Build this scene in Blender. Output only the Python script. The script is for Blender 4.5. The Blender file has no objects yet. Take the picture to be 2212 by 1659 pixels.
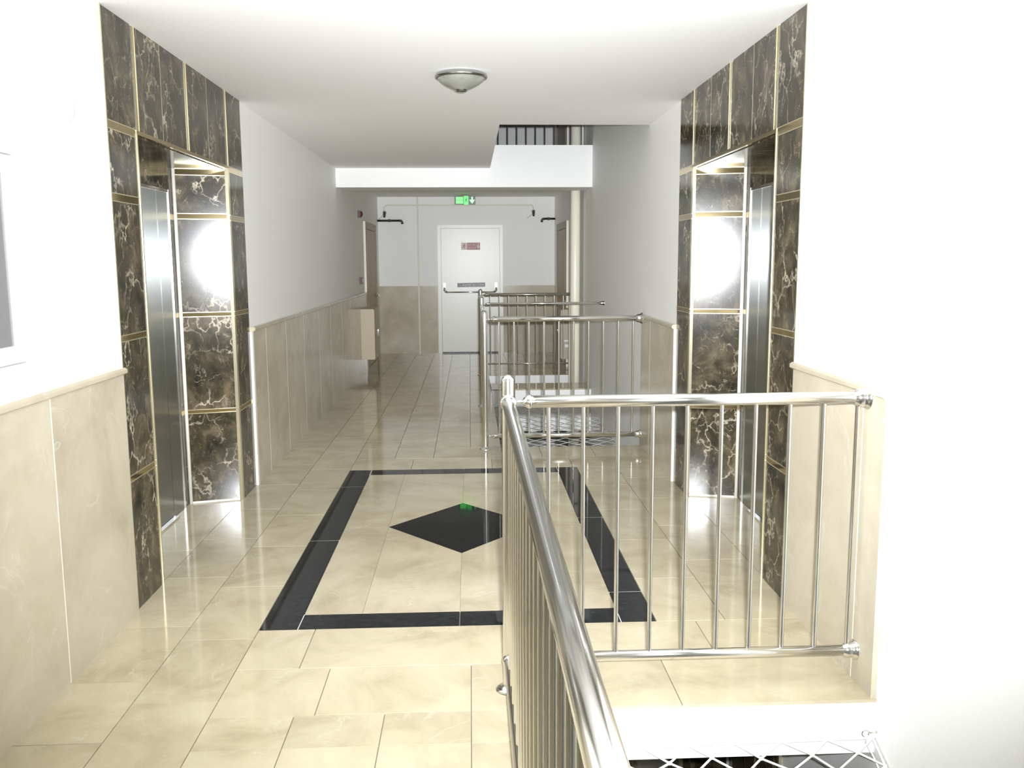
import bpy, bmesh, math, random
from mathutils import Vector, Matrix

random.seed(7)
SC = bpy.context.scene
COL = SC.collection

# ------------------------------------------------------------------ camera, world, light, exposure
CAM_H = 1.52
PITCH, YAW, ROLL, FPX = 0.13731, 0.04616, 0.00493, 1927.2
cam = bpy.data.objects.new('camera', bpy.data.cameras.new('camera'))
COL.objects.link(cam)
cam.data.sensor_width = 36.0
cam.data.lens = FPX / 2212.0 * 36.0
cam.data.clip_start = 0.02
fw = Vector((math.sin(YAW) * math.cos(PITCH), math.cos(YAW) * math.cos(PITCH), -math.sin(PITCH)))
rt = Vector((math.cos(YAW), -math.sin(YAW), 0))
up = rt.cross(fw)
r2 = math.cos(ROLL) * rt - math.sin(ROLL) * up
u2 = math.sin(ROLL) * rt + math.cos(ROLL) * up
m = Matrix((r2, u2, -fw)).transposed().to_4x4()
m.translation = (0, 0, CAM_H)
cam.matrix_world = m
SC.camera = cam

world = bpy.data.worlds.new('world')
SC.world = world
world.use_nodes = True
world.node_tree.nodes['Background'].inputs[0].default_value = (0.9, 0.95, 1.0, 1)
world.node_tree.nodes['Background'].inputs[1].default_value = 0.05

# the camera's own flash, mounted just above and to the right of the lens
fl = bpy.data.lights.new('camera_flash', 'AREA')
fl.shape = 'RECTANGLE'
fl.size, fl.size_y = 0.055, 0.03
fl.energy = 151
fl.spread = math.radians(83)          # the beam of a small built-in flash: strongest along its axis
fl.color = (0.945, 0.98, 1.03)
flash = bpy.data.objects.new('camera_flash', fl)
COL.objects.link(flash)
flash.location = (0.055, -0.01, CAM_H + 0.045)
flash.rotation_euler = (math.radians(90), 0, -YAW)

SC.view_settings.view_transform = 'Standard'
SC.view_settings.look = 'None'
SC.view_settings.gamma = 1.0
SC.view_settings.use_curve_mapping = False
SC.view_settings.exposure = 0.0
SC.cycles.diffuse_bounces = 8
SC.cycles.max_bounces = 16

# ------------------------------------------------------------------ main dimensions (metres)
XL, XR = -1.49, 1.40          # painted wall planes
Y0, Y1 = -2.6, 14.85          # rear wall, far wall
HC = 2.555                    # ceiling height
FF = 2.81                     # storey height
WX = 0.24                     # left edge of the stair wells
WELL1 = (-1.6, 2.87)
WELL2 = (7.2, 10.3)
BEAM = (10.3, 10.8)
WELL3 = (10.8, 11.85)


# ------------------------------------------------------------------ materials
def new_mat(name):
    mt = bpy.data.materials.new(name)
    mt.use_nodes = True
    nt = mt.node_tree
    return mt, nt, nt.nodes['Principled BSDF']


def nd(nt, typ, **kw):
    n = nt.nodes.new(typ)
    for k, v in kw.items():
        if k.startswith('i_'):
            n.inputs[k[2:]].default_value = v
        else:
            setattr(n, k, v)
    return n


def plain(name, col, rough=0.5, metal=0.0, spec=0.5, bump=0.0, bscale=60, coat=0.0):
    mt, nt, p = new_mat(name)
    p.inputs['Base Color'].default_value = (*col, 1)
    p.inputs['Roughness'].default_value = rough
    p.inputs['Metallic'].default_value = metal
    p.inputs['Specular IOR Level'].default_value = spec
    p.inputs['Coat Weight'].default_value = coat
    p.inputs['Coat Roughness'].default_value = 0.08
    tc = nd(nt, 'ShaderNodeTexCoord')
    nz = nd(nt, 'ShaderNodeTexNoise', i_Scale=bscale, i_Detail=4.0)
    nt.links.new(tc.outputs['Object'], nz.inputs['Vector'])
    # slight unevenness of colour, as on any real surface
    mx = nd(nt, 'ShaderNodeMix', data_type='RGBA')
    mx.inputs['A'].default_value = (*[c * 0.97 for c in col], 1)
    mx.inputs['B'].default_value = (*[min(1, c * 1.03) for c in col], 1)
    nt.links.new(nz.outputs['Fac'], mx.inputs['Factor'])
    nt.links.new(mx.outputs['Result'], p.inputs['Base Color'])
    if bump:
        b = nd(nt, 'ShaderNodeBump', i_Strength=bump, i_Distance=0.002)
        nt.links.new(nz.outputs['Fac'], b.inputs['Height'])
        nt.links.new(b.outputs['Normal'], p.inputs['Normal'])
    return mt


def emit(name, col, strength):
    mt, nt, p = new_mat(name)
    p.inputs['Base Color'].default_value = (*col, 1)
    p.inputs['Emission Color'].default_value = (*col, 1)
    p.inputs['Emission Strength'].default_value = strength
    p.inputs['Roughness'].default_value = 0.3
    return mt


def marble(name, dark, mid, light, vein, rough, tint=0.06, vein_amt=0.6, scale=3.0, vwidth=0.02, stretch=(1, 1, 1), second=0.5, spec=0.38, cracks=0):
    mt, nt, p = new_mat(name)
    L = nt.links.new
    tc = nd(nt, 'ShaderNodeTexCoord')
    oi = nd(nt, 'ShaderNodeObjectInfo')
    rv = nd(nt, 'ShaderNodeVectorMath', operation='SCALE')
    rv.inputs[0].default_value = (37.1, 91.7, 53.3)
    L(oi.outputs['Random'], rv.inputs['Scale'])
    st = nd(nt, 'ShaderNodeVectorMath', operation='MULTIPLY')
    st.inputs[1].default_value = stretch
    L(tc.outputs['Object'], st.inputs[0])
    ad = nd(nt, 'ShaderNodeVectorMath', operation='ADD')
    L(st.outputs[0], ad.inputs[0]); L(rv.outputs[0], ad.inputs[1])
    n1 = nd(nt, 'ShaderNodeTexNoise', i_Scale=scale, i_Detail=9.0, i_Roughness=0.62, i_Distortion=0.6)
    L(ad.outputs[0], n1.inputs['Vector'])
    r1 = nd(nt, 'ShaderNodeValToRGB')
    e = r1.color_ramp.elements
    e[0].position, e[0].color = 0.32, (*dark, 1)
    e[1].position, e[1].color = 0.70, (*light, 1)
    q = e.new(0.5); q.color = (*mid, 1)
    L(n1.outputs['Fac'], r1.inputs['Fac'])
    prev = r1.outputs['Color']

    def veins(prev, vscale, width, amt, seed):
        o = nd(nt, 'ShaderNodeVectorMath', operation='ADD')
        o.inputs[1].default_value = (seed, seed * 2, -seed)
        L(ad.outputs[0], o.inputs[0])
        n2 = nd(nt, 'ShaderNodeTexNoise', i_Scale=vscale, i_Detail=5.0, i_Roughness=0.55, i_Distortion=0.9)
        L(o.outputs[0], n2.inputs['Vector'])
        s = nd(nt, 'ShaderNodeMath', operation='SUBTRACT'); s.inputs[1].default_value = 0.5
        L(n2.outputs['Fac'], s.inputs[0])
        a = nd(nt, 'ShaderNodeMath', operation='ABSOLUTE'); L(s.outputs[0], a.inputs[0])
        mr = nd(nt, 'ShaderNodeMapRange')
        mr.inputs['From Min'].default_value = width
        mr.inputs['From Max'].default_value = 0.0
        L(a.outputs[0], mr.inputs['Value'])
        n3 = nd(nt, 'ShaderNodeTexNoise', i_Scale=vscale * 1.7, i_Detail=2.0)
        L(o.outputs[0], n3.inputs['Vector'])
        mk = nd(nt, 'ShaderNodeMapRange')
        mk.inputs['From Min'].default_value = 0.47
        mk.inputs['From Max'].default_value = 0.62
        L(n3.outputs['Fac'], mk.inputs['Value'])
        mu = nd(nt, 'ShaderNodeMath', operation='MULTIPLY')
        L(mr.outputs[0], mu.inputs[0]); L(mk.outputs[0], mu.inputs[1])
        m2 = nd(nt, 'ShaderNodeMath', operation='MULTIPLY'); m2.inputs[1].default_value = amt
        L(mu.outputs[0], m2.inputs[0])
        mx = nd(nt, 'ShaderNodeMix', data_type='RGBA')
        mx.inputs['B'].default_value = (*vein, 1)
        L(m2.outputs[0], mx.inputs['Factor']); L(prev, mx.inputs['A'])
        return mx.outputs['Result']

    prev = veins(prev, scale * 1.2, vwidth, vein_amt, 3.3)
    prev = veins(prev, scale * 3.1, vwidth * 0.8, vein_amt * second, 11.9)
    if cracks:
        nw = nd(nt, 'ShaderNodeTexNoise', i_Scale=cracks * 0.9, i_Detail=4.0, i_Roughness=0.6)
        L(ad.outputs[0], nw.inputs['Vector'])
        vs_ = nd(nt, 'ShaderNodeVectorMath', operation='SCALE'); vs_.inputs['Scale'].default_value = 0.30
        L(nw.outputs['Color'], vs_.inputs[0])
        va = nd(nt, 'ShaderNodeVectorMath', operation='ADD')
        L(ad.outputs[0], va.inputs[0]); L(vs_.outputs[0], va.inputs[1])
        vo = nd(nt, 'ShaderNodeTexVoronoi', feature='DISTANCE_TO_EDGE', i_Scale=cracks)
        L(va.outputs[0], vo.inputs['Vector'])
        cr = nd(nt, 'ShaderNodeMapRange')
        cr.inputs['From Min'].default_value = 0.045
        cr.inputs['From Max'].default_value = 0.0
        L(vo.outputs['Distance'], cr.inputs['Value'])
        nm = nd(nt, 'ShaderNodeTexNoise', i_Scale=cracks * 0.7, i_Detail=3.0)
        L(va.outputs[0], nm.inputs['Vector'])
        mk = nd(nt, 'ShaderNodeMapRange')
        mk.inputs['From Min'].default_value = 0.46
        mk.inputs['From Max'].default_value = 0.66
        L(nm.outputs['Fac'], mk.inputs['Value'])
        mu = nd(nt, 'ShaderNodeMath', operation='MULTIPLY')
        L(cr.outputs[0], mu.inputs[0]); L(mk.outputs[0], mu.inputs[1])
        mx = nd(nt, 'ShaderNodeMix', data_type='RGBA')
        mx.inputs['B'].default_value = (*vein, 1)
        L(mu.outputs[0], mx.inputs['Factor']); L(prev, mx.inputs['A'])
        prev = mx.outputs['Result']
    # each slab is cut from another place of the block: a small difference in tone
    tv = nd(nt, 'ShaderNodeMapRange')
    tv.inputs['To Min'].default_value = 1.0 - tint
    tv.inputs['To Max'].default_value = 1.0 + tint
    L(oi.outputs['Random'], tv.inputs['Value'])
    hs = nd(nt, 'ShaderNodeHueSaturation')
    L(tv.outputs[0], hs.inputs['Value']); L(prev, hs.inputs['Color'])
    L(hs.outputs['Color'], p.inputs['Base Color'])
    p.inputs['Roughness'].default_value = rough
    p.inputs['Specular IOR Level'].default_value = spec
    return mt


def brushed(name, col, rough, sc=(2, 2, 220)):
    mt, nt, p = new_mat(name)
    p.inputs['Base Color'].default_value = (*col, 1)
    p.inputs['Metallic'].default_value = 1.0
    tc = nd(nt, 'ShaderNodeTexCoord')
    mp = nd(nt, 'ShaderNodeMapping'); mp.inputs['Scale'].default_value = sc
    nz = nd(nt, 'ShaderNodeTexNoise', i_Scale=4.0, i_Detail=3.0)
    mr = nd(nt, 'ShaderNodeMapRange')
    mr.inputs['To Min'].default_value = rough * 0.85
    mr.inputs['To Max'].default_value = rough * 1.15
    nt.links.new(tc.outputs['Object'], mp.inputs['Vector'])
    nt.links.new(mp.outputs[0], nz.inputs['Vector'])
    nt.links.new(nz.outputs['Fac'], mr.inputs['Value'])
    nt.links.new(mr.outputs[0], p.inputs['Roughness'])
    return mt


def brushed_door(name, col, rough):
    """steel brushed in vertical strokes: highlights smear sideways into a level band"""
    mt = brushed(name, col, rough, sc=(160, 160, 1.5))
    nt = mt.node_tree
    p = nt.nodes['Principled BSDF']
    g = nd(nt, 'ShaderNodeBsdfAnisotropic')
    g.inputs['Color'].default_value = (*col, 1)
    g.inputs['Roughness'].default_value = 0.36
    g.inputs['Anisotropy'].default_value = 0.80
    cx = nd(nt, 'ShaderNodeCombineXYZ')
    cx.inputs[2].default_value = 1.0
    nt.links.new(cx.outputs[0], g.inputs['Tangent'])
    mx = nd(nt, 'ShaderNodeMixShader')
    mx.inputs['Fac'].default_value = 0.45
    nt.links.new(p.outputs[0], mx.inputs[1])
    nt.links.new(g.outputs[0], mx.inputs[2])
    nt.links.new(mx.outputs[0], nt.nodes['Material Output'].inputs['Surface'])
    return mt


def wood(name, c0, c1, rough=0.4):
    mt, nt, p = new_mat(name)
    tc = nd(nt, 'ShaderNodeTexCoord')
    mp = nd(nt, 'ShaderNodeMapping'); mp.inputs['Scale'].default_value = (9, 9, 0.8)
    nz = nd(nt, 'ShaderNodeTexNoise', i_Scale=3.0, i_Detail=6.0, i_Distortion=1.2)
    mx = nd(nt, 'ShaderNodeMix', data_type='RGBA')
    mx.inputs['A'].default_value = (*c0, 1); mx.inputs['B'].default_value = (*c1, 1)
    nt.links.new(tc.outputs['Object'], mp.inputs['Vector'])
    nt.links.new(mp.outputs[0], nz.inputs['Vector'])
    nt.links.new(nz.outputs['Fac'], mx.inputs['Factor'])
    nt.links.new(mx.outputs['Result'], p.inputs['Base Color'])
    p.inputs['Roughness'].default_value = rough
    return mt


M = {}
M['paint'] = plain('white_wall_paint', (0.89, 0.89, 0.865), 0.55, bump=0.08, bscale=90)
M['ceiling'] = plain('white_ceiling_paint', (0.91, 0.91, 0.905), 0.7, bump=0.05, bscale=70)
M['grout'] = plain('grey_floor_grout', (0.26, 0.22, 0.165), 0.8)
M['cream'] = plain('cream_joint_filler', (0.85, 0.82, 0.73), 0.5)
M['beige'] = marble('beige_polished_marble', (0.41, 0.352, 0.235), (0.51, 0.446, 0.31), (0.59, 0.525, 0.38), (0.74, 0.70, 0.60), 0.09,
                    tint=0.05, vein_amt=0.30, scale=2.6, vwidth=0.010)
M['beige_wall'] = marble('beige_wainscot_marble', (0.44, 0.388, 0.29), (0.52, 0.465, 0.355), (0.58, 0.525, 0.41), (0.72, 0.69, 0.61), 0.16,
                         tint=0.04, vein_amt=0.3, scale=2.2, vwidth=0.014)
M['emperador'] = marble('dark_brown_marble', (0.010, 0.009, 0.005), (0.045, 0.036, 0.020), (0.150, 0.118, 0.072), (0.52, 0.46, 0.35), 0.13,
                        tint=0.12, vein_amt=0.5, scale=7.0, vwidth=0.008, stretch=(1, 1, 0.8), second=0.7, spec=0.45, cracks=6.5)
M['black'] = marble('black_polished_granite', (0.008, 0.009, 0.010), (0.014, 0.015, 0.017), (0.026, 0.027, 0.030), (0.06, 0.06, 0.06), 0.035,
                    tint=0.05, vein_amt=0.1, scale=40.0, vwidth=0.01, spec=0.14)
M['steel'] = brushed('polished_stainless_steel', (0.84, 0.835, 0.81), 0.15)
M['door_steel'] = brushed_door('brushed_stainless_lift_door', (0.46, 0.48, 0.47), 0.25)
M['brass'] = plain('brass_inlay', (0.58, 0.47, 0.26), 0.06, metal=1.0)
M['gold'] = plain('pale_gold_edge', (0.78, 0.72, 0.52), 0.16, metal=0.8)
M['chrome'] = plain('chrome', (0.80, 0.80, 0.78), 0.08, metal=1.0)
M['white_lacquer'] = plain('white_door_lacquer', (0.78, 0.775, 0.70), 0.30)
M['white_plastic'] = plain('white_plastic', (0.80, 0.80, 0.78), 0.35)
M['pipe'] = plain('cream_pipe_paint', (0.88, 0.84, 0.70), 0.3)
M['conduit'] = plain('cream_conduit', (0.66, 0.62, 0.50), 0.4)
M['black_plastic'] = plain('black_plastic', (0.012, 0.012, 0.012), 0.35)
M['dark_metal'] = plain('dark_grey_metal', (0.10, 0.09, 0.075), 0.4, metal=0.6)
M['red'] = plain('red_plastic', (0.11, 0.018, 0.015), 0.4)
M['red_print'] = plain('faded_red_print', (0.36, 0.12, 0.10), 0.4)
M['pink_print'] = plain('pale_sign_print', (0.62, 0.55, 0.50), 0.4)
M['cabinet'] = plain('beige_cabinet_laminate', (0.56, 0.47, 0.33), 0.4)
M['cabinet_grey'] = plain('pale_olive_cabinet_laminate', (0.42, 0.38, 0.28), 0.4)
M['wood'] = wood('brown_door_veneer', (0.34, 0.23, 0.10), (0.42, 0.29, 0.13))
M['wood_frame'] = wood('brown_frame_veneer', (0.26, 0.18, 0.085), (0.33, 0.235, 0.11))
M['rope'] = plain('white_rope', (0.78, 0.77, 0.73), 0.8, bump=0.6, bscale=220)
M['grey_glass'] = plain('grey_glass', (0.20, 0.20, 0.20), 0.2)
M['glass_dome'] = plain('frosted_silver_glass', (0.42, 0.43, 0.39), 0.20, metal=0.55)
M['lamp_rim'] = plain('satin_chrome', (0.42, 0.42, 0.40), 0.22, metal=1.0)
M['sign_green'] = emit('lit_green_panel', (0.06, 1.0, 0.10), 1.0)
M['sign_text'] = emit('lit_pale_green', (0.25, 1.0, 0.22), 1.0)
M['sign_arrow'] = emit('lit_arrow', (0.40, 0.85, 0.45), 0.75)
M['sign_dark'] = plain('dark_green_sign_face', (0.006, 0.05, 0.008), 0.3)


# ------------------------------------------------------------------ geometry helpers
class B:
    """collects shapes for one mesh"""
    def __init__(s):
        s.bm = bmesh.new()
        s.mi = 0

    def _add(s, vs, fs, smooth=False):
        bv = [s.bm.verts.new(v) for v in vs]
        for f in fs:
            try:
                bf = s.bm.faces.new([bv[i] for i in f])
                bf.material_index = s.mi
                bf.smooth = smooth
            except ValueError:
                pass
        return s

    def box(s, x0, x1, y0, y1, z0, z1):
        x0, x1 = min(x0, x1), max(x0, x1)
        y0, y1 = min(y0, y1), max(y0, y1)
        z0, z1 = min(z0, z1), max(z0, z1)
        v = [(x, y, z) for z in (z0, z1) for y in (y0, y1) for x in (x0, x1)]
        return s._add(v, [(0, 2, 3, 1), (4, 5, 7, 6), (0, 1, 5, 4), (2, 6, 7, 3), (0, 4, 6, 2), (1, 3, 7, 5)])

    def prism(s, poly, z0, z1):
        """poly: list of (x, y), extruded in z"""
        n = len(poly)
        v = [(x, y, z0) for x, y in poly] + [(x, y, z1) for x, y in poly]
        f = [tuple(range(n))[::-1], tuple(range(n, 2 * n))]
        f += [(i, (i + 1) % n, n + (i + 1) % n, n + i) for i in range(n)]
        return s._add(v, f)

    def frame_at(s, d):
        d = Vector(d).normalized()
        a = Vector((0, 0, 1)) if abs(d.z) < 0.9 else Vector((1, 0, 0))
        u = d.cross(a).normalized()
        return d, u, d.cross(u)

    def tube(s, pts, r, seg=12, caps=True):
        pts = [Vector(p) for p in pts]
        n = len(pts)
        rs = r if isinstance(r, (list, tuple)) else [r] * n
        vs, fs = [], []
        d0, u, w = s.frame_at(pts[1] - pts[0])
        for i, p in enumerate(pts):
            t = (pts[min(i + 1, n - 1)] - pts[max(i - 1, 0)])
            if t.length > 1e-9:
                t.normalize()
                u = (u - t * u.dot(t)).normalized()
                w = t.cross(u)
            for k in range(seg):
                a = 2 * math.pi * k / seg
                vs.append(p + (u * math.cos(a) + w * math.sin(a)) * rs[i])
        for i in range(n - 1):
            for k in range(seg):
                a, b = i * seg + k, i * seg + (k + 1) % seg
                fs.append((a, b, b + seg, a + seg))
        s._add(vs, fs, smooth=True)
        if caps:
            s._add(vs[:seg], [tuple(range(seg))[::-1]])
            s._add(vs[-seg:], [tuple(range(seg))])
        return s

    def lathe(s, origin, axis, prof, seg=24):
        """prof: list of (distance along axis, radius)"""
        o = Vector(origin)
        d, u, w = s.frame_at(axis)
        vs, fs = [], []
        for t, r in prof:
            for k in range(seg):
                a = 2 * math.pi * k / seg
                vs.append(o + d * t + (u * math.cos(a) + w * math.sin(a)) * max(r, 1e-5))
        for i in range(len(prof) - 1):
            for k in range(seg):
                a, b = i * seg + k, i * seg + (k + 1) % seg
                fs.append((a, b, b + seg, a + seg))
        return s._add(vs, fs, smooth=True)

    def build(s, name, mat, parent=None, origin=None):
        bm = s.bm
        bmesh.ops.remove_doubles(bm, verts=bm.verts, dist=1e-6)
        bmesh.ops.recalc_face_normals(bm, faces=bm.faces)
        me = bpy.data.meshes.new(name)
        if origin is None and bm.verts:
            # put the origin at the middle of the piece so its own texture coordinates are local
            xs = [v.co for v in bm.verts]
            lo = Vector((min(c.x for c in xs), min(c.y for c in xs), min(c.z for c in xs)))
            hi = Vector((max(c.x for c in xs), max(c.y for c in xs), max(c.z for c in xs)))
            origin = (lo + hi) / 2
        origin = Vector(origin)
        bmesh.ops.translate(bm, verts=bm.verts, vec=-origin)
        bm.to_mesh(me)
        bm.free()
        for mm in (mat if isinstance(mat, (list, tuple)) else [mat]):
            me.materials.append(M[mm])
        return link(name, me, parent, origin)


def wloc(o):
    v = Vector((0, 0, 0))
    while o is not None:
        v += o.location
        o = o.parent
    return v


def link(name, data, parent=None, world_loc=(0, 0, 0)):
    o = bpy.data.objects.new(name, data)
    COL.objects.link(o)
    o.location = Vector(world_loc) - (wloc(parent) if parent else Vector((0, 0, 0)))
    o.parent = parent
    return o


def thing(name, loc, label, cat, group=None):
    o = link(name, None, None, loc)
    o.empty_display_size = 0.1
    return tag(o, label, cat, group)


def tag(o, label=None, cat=None, group=None, kind=None):
    if label: o['label'] = label
    if cat: o['category'] = cat
    if group: o['group'] = group
    if kind: o['kind'] = kind
    return o


_cache = {}


def slab(name, mat, parent, x0, x1, y0, y1, z0, z1):
    """a box piece; equal pieces share one mesh"""
    key = (name, mat, round(x1 - x0, 4), round(y1 - y0, 4), round(z1 - z0, 4))
    c = ((x0 + x1) / 2, (y0 + y1) / 2, (z0 + z1) / 2)
    if key in _cache:
        return link(name, _cache[key], parent, c)
    o = B().box(x0, x1, y0, y1, z0, z1).build(name, mat, parent)
    _cache[key] = o.data
    return o


def text_mesh(name, body, size, mat, parent, loc, bold=0.0, width=None):
    """flat lettering facing -Y, starting at loc (left, baseline)"""
    cu = bpy.data.curves.new(name, 'FONT')
    cu.body = body
    cu.size = size
    cu.extrude = 0.0006
    cu.offset = bold
    cu.resolution_u = 3
    tmp = bpy.data.objects.new(name, cu)
    COL.objects.link(tmp)
    bpy.context.view_layer.update()
    me = bpy.data.meshes.new_from_object(tmp.evaluated_get(bpy.context.evaluated_depsgraph_get()))
    bpy.data.objects.remove(tmp)
    if width:
        w = max(v.co.x for v in me.vertices) - min(v.co.x for v in me.vertices)
        for v in me.vertices:
            v.co.x *= width / w
    for v in me.vertices:
        v.co = Vector((v.co.x, -v.co.z, v.co.y))
    me.materials.clear()
    me.materials.append(M[mat])
    return link(name, me, parent, loc)


def structure(o):
    o['kind'] = 'structure'
    return o


# ------------------------------------------------------------------ floor, ceiling, slabs
def plates(z0, z1, ext=True):
    """rectangles of a storey's slab around the stair wells"""
    r = [(XL, WX, Y0, Y1), (WX, XR, Y0, WELL1[0]), (WX, XR, WELL1[1], WELL2[0]), (WX, XR, WELL3[1], Y1)]
    return r


def slab_mesh(name, z0, z1, top, side, rects):
    b = B()
    for x0, x1, y0, y1 in rects:
        b.box(x0, x1, y0, y1, z0, z1)
    o = b.build(name, [side, top], None, origin=(0, 0, 0))
    for f in o.data.polygons:
        if f.normal.z > 0.9:
            f.material_index = 1
    return structure(o)


NL, NR = -1.86, 1.77          # floor reaches into the lift niches
floor = slab_mesh('floor', -0.20, -0.006, 'grout', 'paint',
                  plates(0, 0) + [(NL, XL, 4.0, 5.9), (XR, NR, 3.9, 5.8)])
ceil_rects = [(XL, WX, Y0, Y1), (WX, XR, Y0, 7.05), (WX, XR, WELL3[1], Y1)]
ceiling = slab_mesh('ceiling', HC, FF - 0.006, 'grout', 'ceiling', ceil_rects)
floor_lower = slab_mesh('floor_lower', -FF - 0.2, -FF, 'beige', 'paint', [(XL, 1.9, Y0, Y1)])
ceiling_upper = slab_mesh('ceiling_upper', FF + HC, FF + HC + 0.2, 'ceiling', 'ceiling', [(XL, XR, Y0, Y1)])

# ------------------------------------------------------------------ walls
WT = 0.5
ZB, ZT = -FF - 0.2, FF + HC + 0.2
PL, PR = 3.83, 3.745          # where each lift surround starts along its wall
PLEN = (0.345, 1.51, 0.375)   # pilaster, niche, end pilaster
PD = 0.305                    # niche depth
ptot = sum(PLEN)


def side_wall(name, wx, o, p0, storeys):
    b = B()
    a0, a1 = p0, p0 + ptot
    n0, n1 = p0 + PLEN[0], p0 + PLEN[0] + PLEN[1]
    X = lambda d: wx + o * d
    b.box(X(0), X(WT), Y0, a0, ZB, ZT)
    b.box(X(0), X(WT), a1, Y1, ZB, ZT)
    b.box(X(0.40), X(WT), a0, a1, ZB, ZT)                   # behind the lift doors
    lo = ZB
    for k in storeys:                                       # wall left around every lift niche
        zf = k * FF
        b.box(X(0.012), X(0.40), a0, n0 - 0.09, lo, zf + 2.11)
        b.box(X(0.012), X(0.40), n1 + 0.09, a1, lo, zf + 2.11)
        b.box(X(0.012), X(0.40), a0, a1, zf + 2.11, zf + FF - 0.2)
        lo = zf + FF - 0.2
    b.box(X(0.012), X(0.40), a0, a1, lo, ZT)
    return structure(b.build(name, 'paint', None, origin=(wx, 6, 0)))


wall_left = side_wall('wall_left', XL, -1, PL, [0])
wall_right = side_wall('wall_right', XR, 1, PR, [-1, 0])
b = B()
b.box(XL - WT, XR + WT, Y1, Y1 + 0.3, ZB, ZT)
wall_far = structure(b.build('wall_far', 'paint', None, origin=(0, Y1, 0)))
b = B()
b.box(XL - WT, XR + WT, Y0 - 0.3, Y0, ZB, ZT)
wall_rear = structure(b.build('wall_rear', 'paint', None, origin=(0, Y0, 0)))

# beam of each storey, crossing the corridor behind the far stair well
b = B()
b.box(XL, WX, BEAM[0], BEAM[1], 2.345, HC)
b.box(WX, XR, BEAM[0], BEAM[1], 2.345, FF)
beam_up = structure(b.build('ceiling_beam', 'paint', None, origin=(0, 10.5, 2.5)))
b = B()
b.box(WX, XR, BEAM[0], BEAM[1], -0.47, 0.02)
beam_dn = structure(b.build('floor_beam', 'paint', None, origin=(0.8, 10.5, 0)))
slab('beam_tile', 'beige', beam_dn, WX, XR, BEAM[0] - 0.005, BEAM[1], 0.02, 0.035)

# ------------------------------------------------------------------ floor tiles, each one a piece of the floor
G = 0.0018                     # half a joint


def tile(x0, x1, y0, y1, mat='beige', name='floor_tile'):
    x0, x1, y0, y1 = round(x0, 3), round(x1, 3), round(y0, 3), round(y1, 3)
    slab(name, mat, floor, x0 + G, x1 - G, y0 + G, y1 - G, -0.012, 0.0)


def poly_tile(poly, mat='beige', name='floor_tile', G=0.0006):
    n = len(poly)
    ar = sum(poly[i][0] * poly[(i + 1) % n][1] - poly[(i + 1) % n][0] * poly[i][1] for i in range(n))
    if ar < 0:
        poly = poly[::-1]
    # shrink by half a joint
    out = []
    for i in range(n):
        p0, p1, p2 = Vector(poly[i - 1]), Vector(poly[i]), Vector(poly[(i + 1) % n])
        e1, e2 = (p1 - p0).normalized(), (p2 - p1).normalized()
        n1, n2 = Vector((-e1.y, e1.x)), Vector((-e2.y, e2.x))
        k = G / max(0.2, 1 + n1.dot(n2))
        out.append(tuple(p1 + (n1 + n2) * k))
    B().prism(out, -0.012, 0.0).build(name, mat, floor)


def column(x0, x1, ys):
    for a, c in zip(ys[:-1], ys[1:]):
        tile(x0, x1, a, c)


def steps(a, first, stop, step=0.6):
    ys = [a]
    y = first
    while y < stop - 0.12:
        ys.append(round(y, 3))
        y += step
    return ys + [stop]


C = (-1.49, -1.19, -0.895, -0.60, -0.30, -0.012)
# two columns along the left wall
column(C[0], C[1], steps(Y0, -2.25, 2.72, 0.6)[:-1] + [2.723, 3.147, 3.645, 4.24, 4.85, 5.45, 6.06] + steps(6.66, 7.26, Y1)[0:])
column(C[1], C[2], steps(Y0, -1.8, 2.4, 0.6)[:-1] + [2.38, 2.98, 3.503, 4.10, 4.70, 5.30, 5.90, 6.50] + steps(7.10, 7.70, Y1)[0:])
# bay between the stair well and the left columns, near the camera
rows = steps(Y0, -2.14, 2.866, 0.6)
for i, (a, c) in enumerate(zip(rows[:-1], rows[1:])):
    for x0, x1 in ((C[2], -0.61), (-0.61, -0.305), (-0.305, -0.012), (-0.012, WX)):
        tile(x0, x1, a, c)
for x0, x1 in zip((C[2], -0.542, -0.012, 0.715), (-0.542, -0.012, 0.715, XR)):
    tile(x0, x1, 2.866, 3.222)
for x0, x1 in zip((C[2], -0.66, 0.24, 0.94), (-0.66, 0.24, 0.94, XR)):
    tile(x0, x1, 3.222, 3.585)
for x0, x1 in ((WX, 0.54), (0.54, 0.84), (0.84, 1.12), (1.12, XR)):
    tile(x0, x1, Y0, -2.1)
    tile(x0, x1, -2.1, -1.6)
# black border with its white joints
BX = (-0.895, -0.735, 0.625, 0.775)
BY = (3.585, 3.742, 6.30, 6.455)
blk = 'border_tile'
for a, c in ((BY[0], 4.785), (4.785, 5.965), (5.965, BY[3])):
    tile(BX[0], BX[1], a, c, 'black', blk)
for a, c in ((BY[0], 3.93), (3.93, 5.14), (5.14, BY[3])):
    tile(BX[2], BX[3], a, c, 'black', blk)
for a, c in ((BX[1], -0.06), (-0.06, BX[2])):
    tile(a, c, BY[0], BY[1], 'black', blk)
    tile(a, c, BY[2], BY[3], 'black', blk)
jl = B()
for y in (4.785, 5.965):
    jl.box(BX[0], BX[1], y - 0.0018, y + 0.0018, -0.010, -0.0004)
for y in (3.93, 5.14):
    jl.box(BX[2], BX[3], y - 0.0018, y + 0.0018, -0.010, -0.0004)
for x in (BX[1], BX[2]):
    for y in ((BY[0], BY[1]), (BY[2], BY[3])):
        jl.box(x - 0.0018, x + 0.0018, y[0], y[1], -0.010, -0.0004)
jl.build('white_joint', 'cream', floor)
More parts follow.
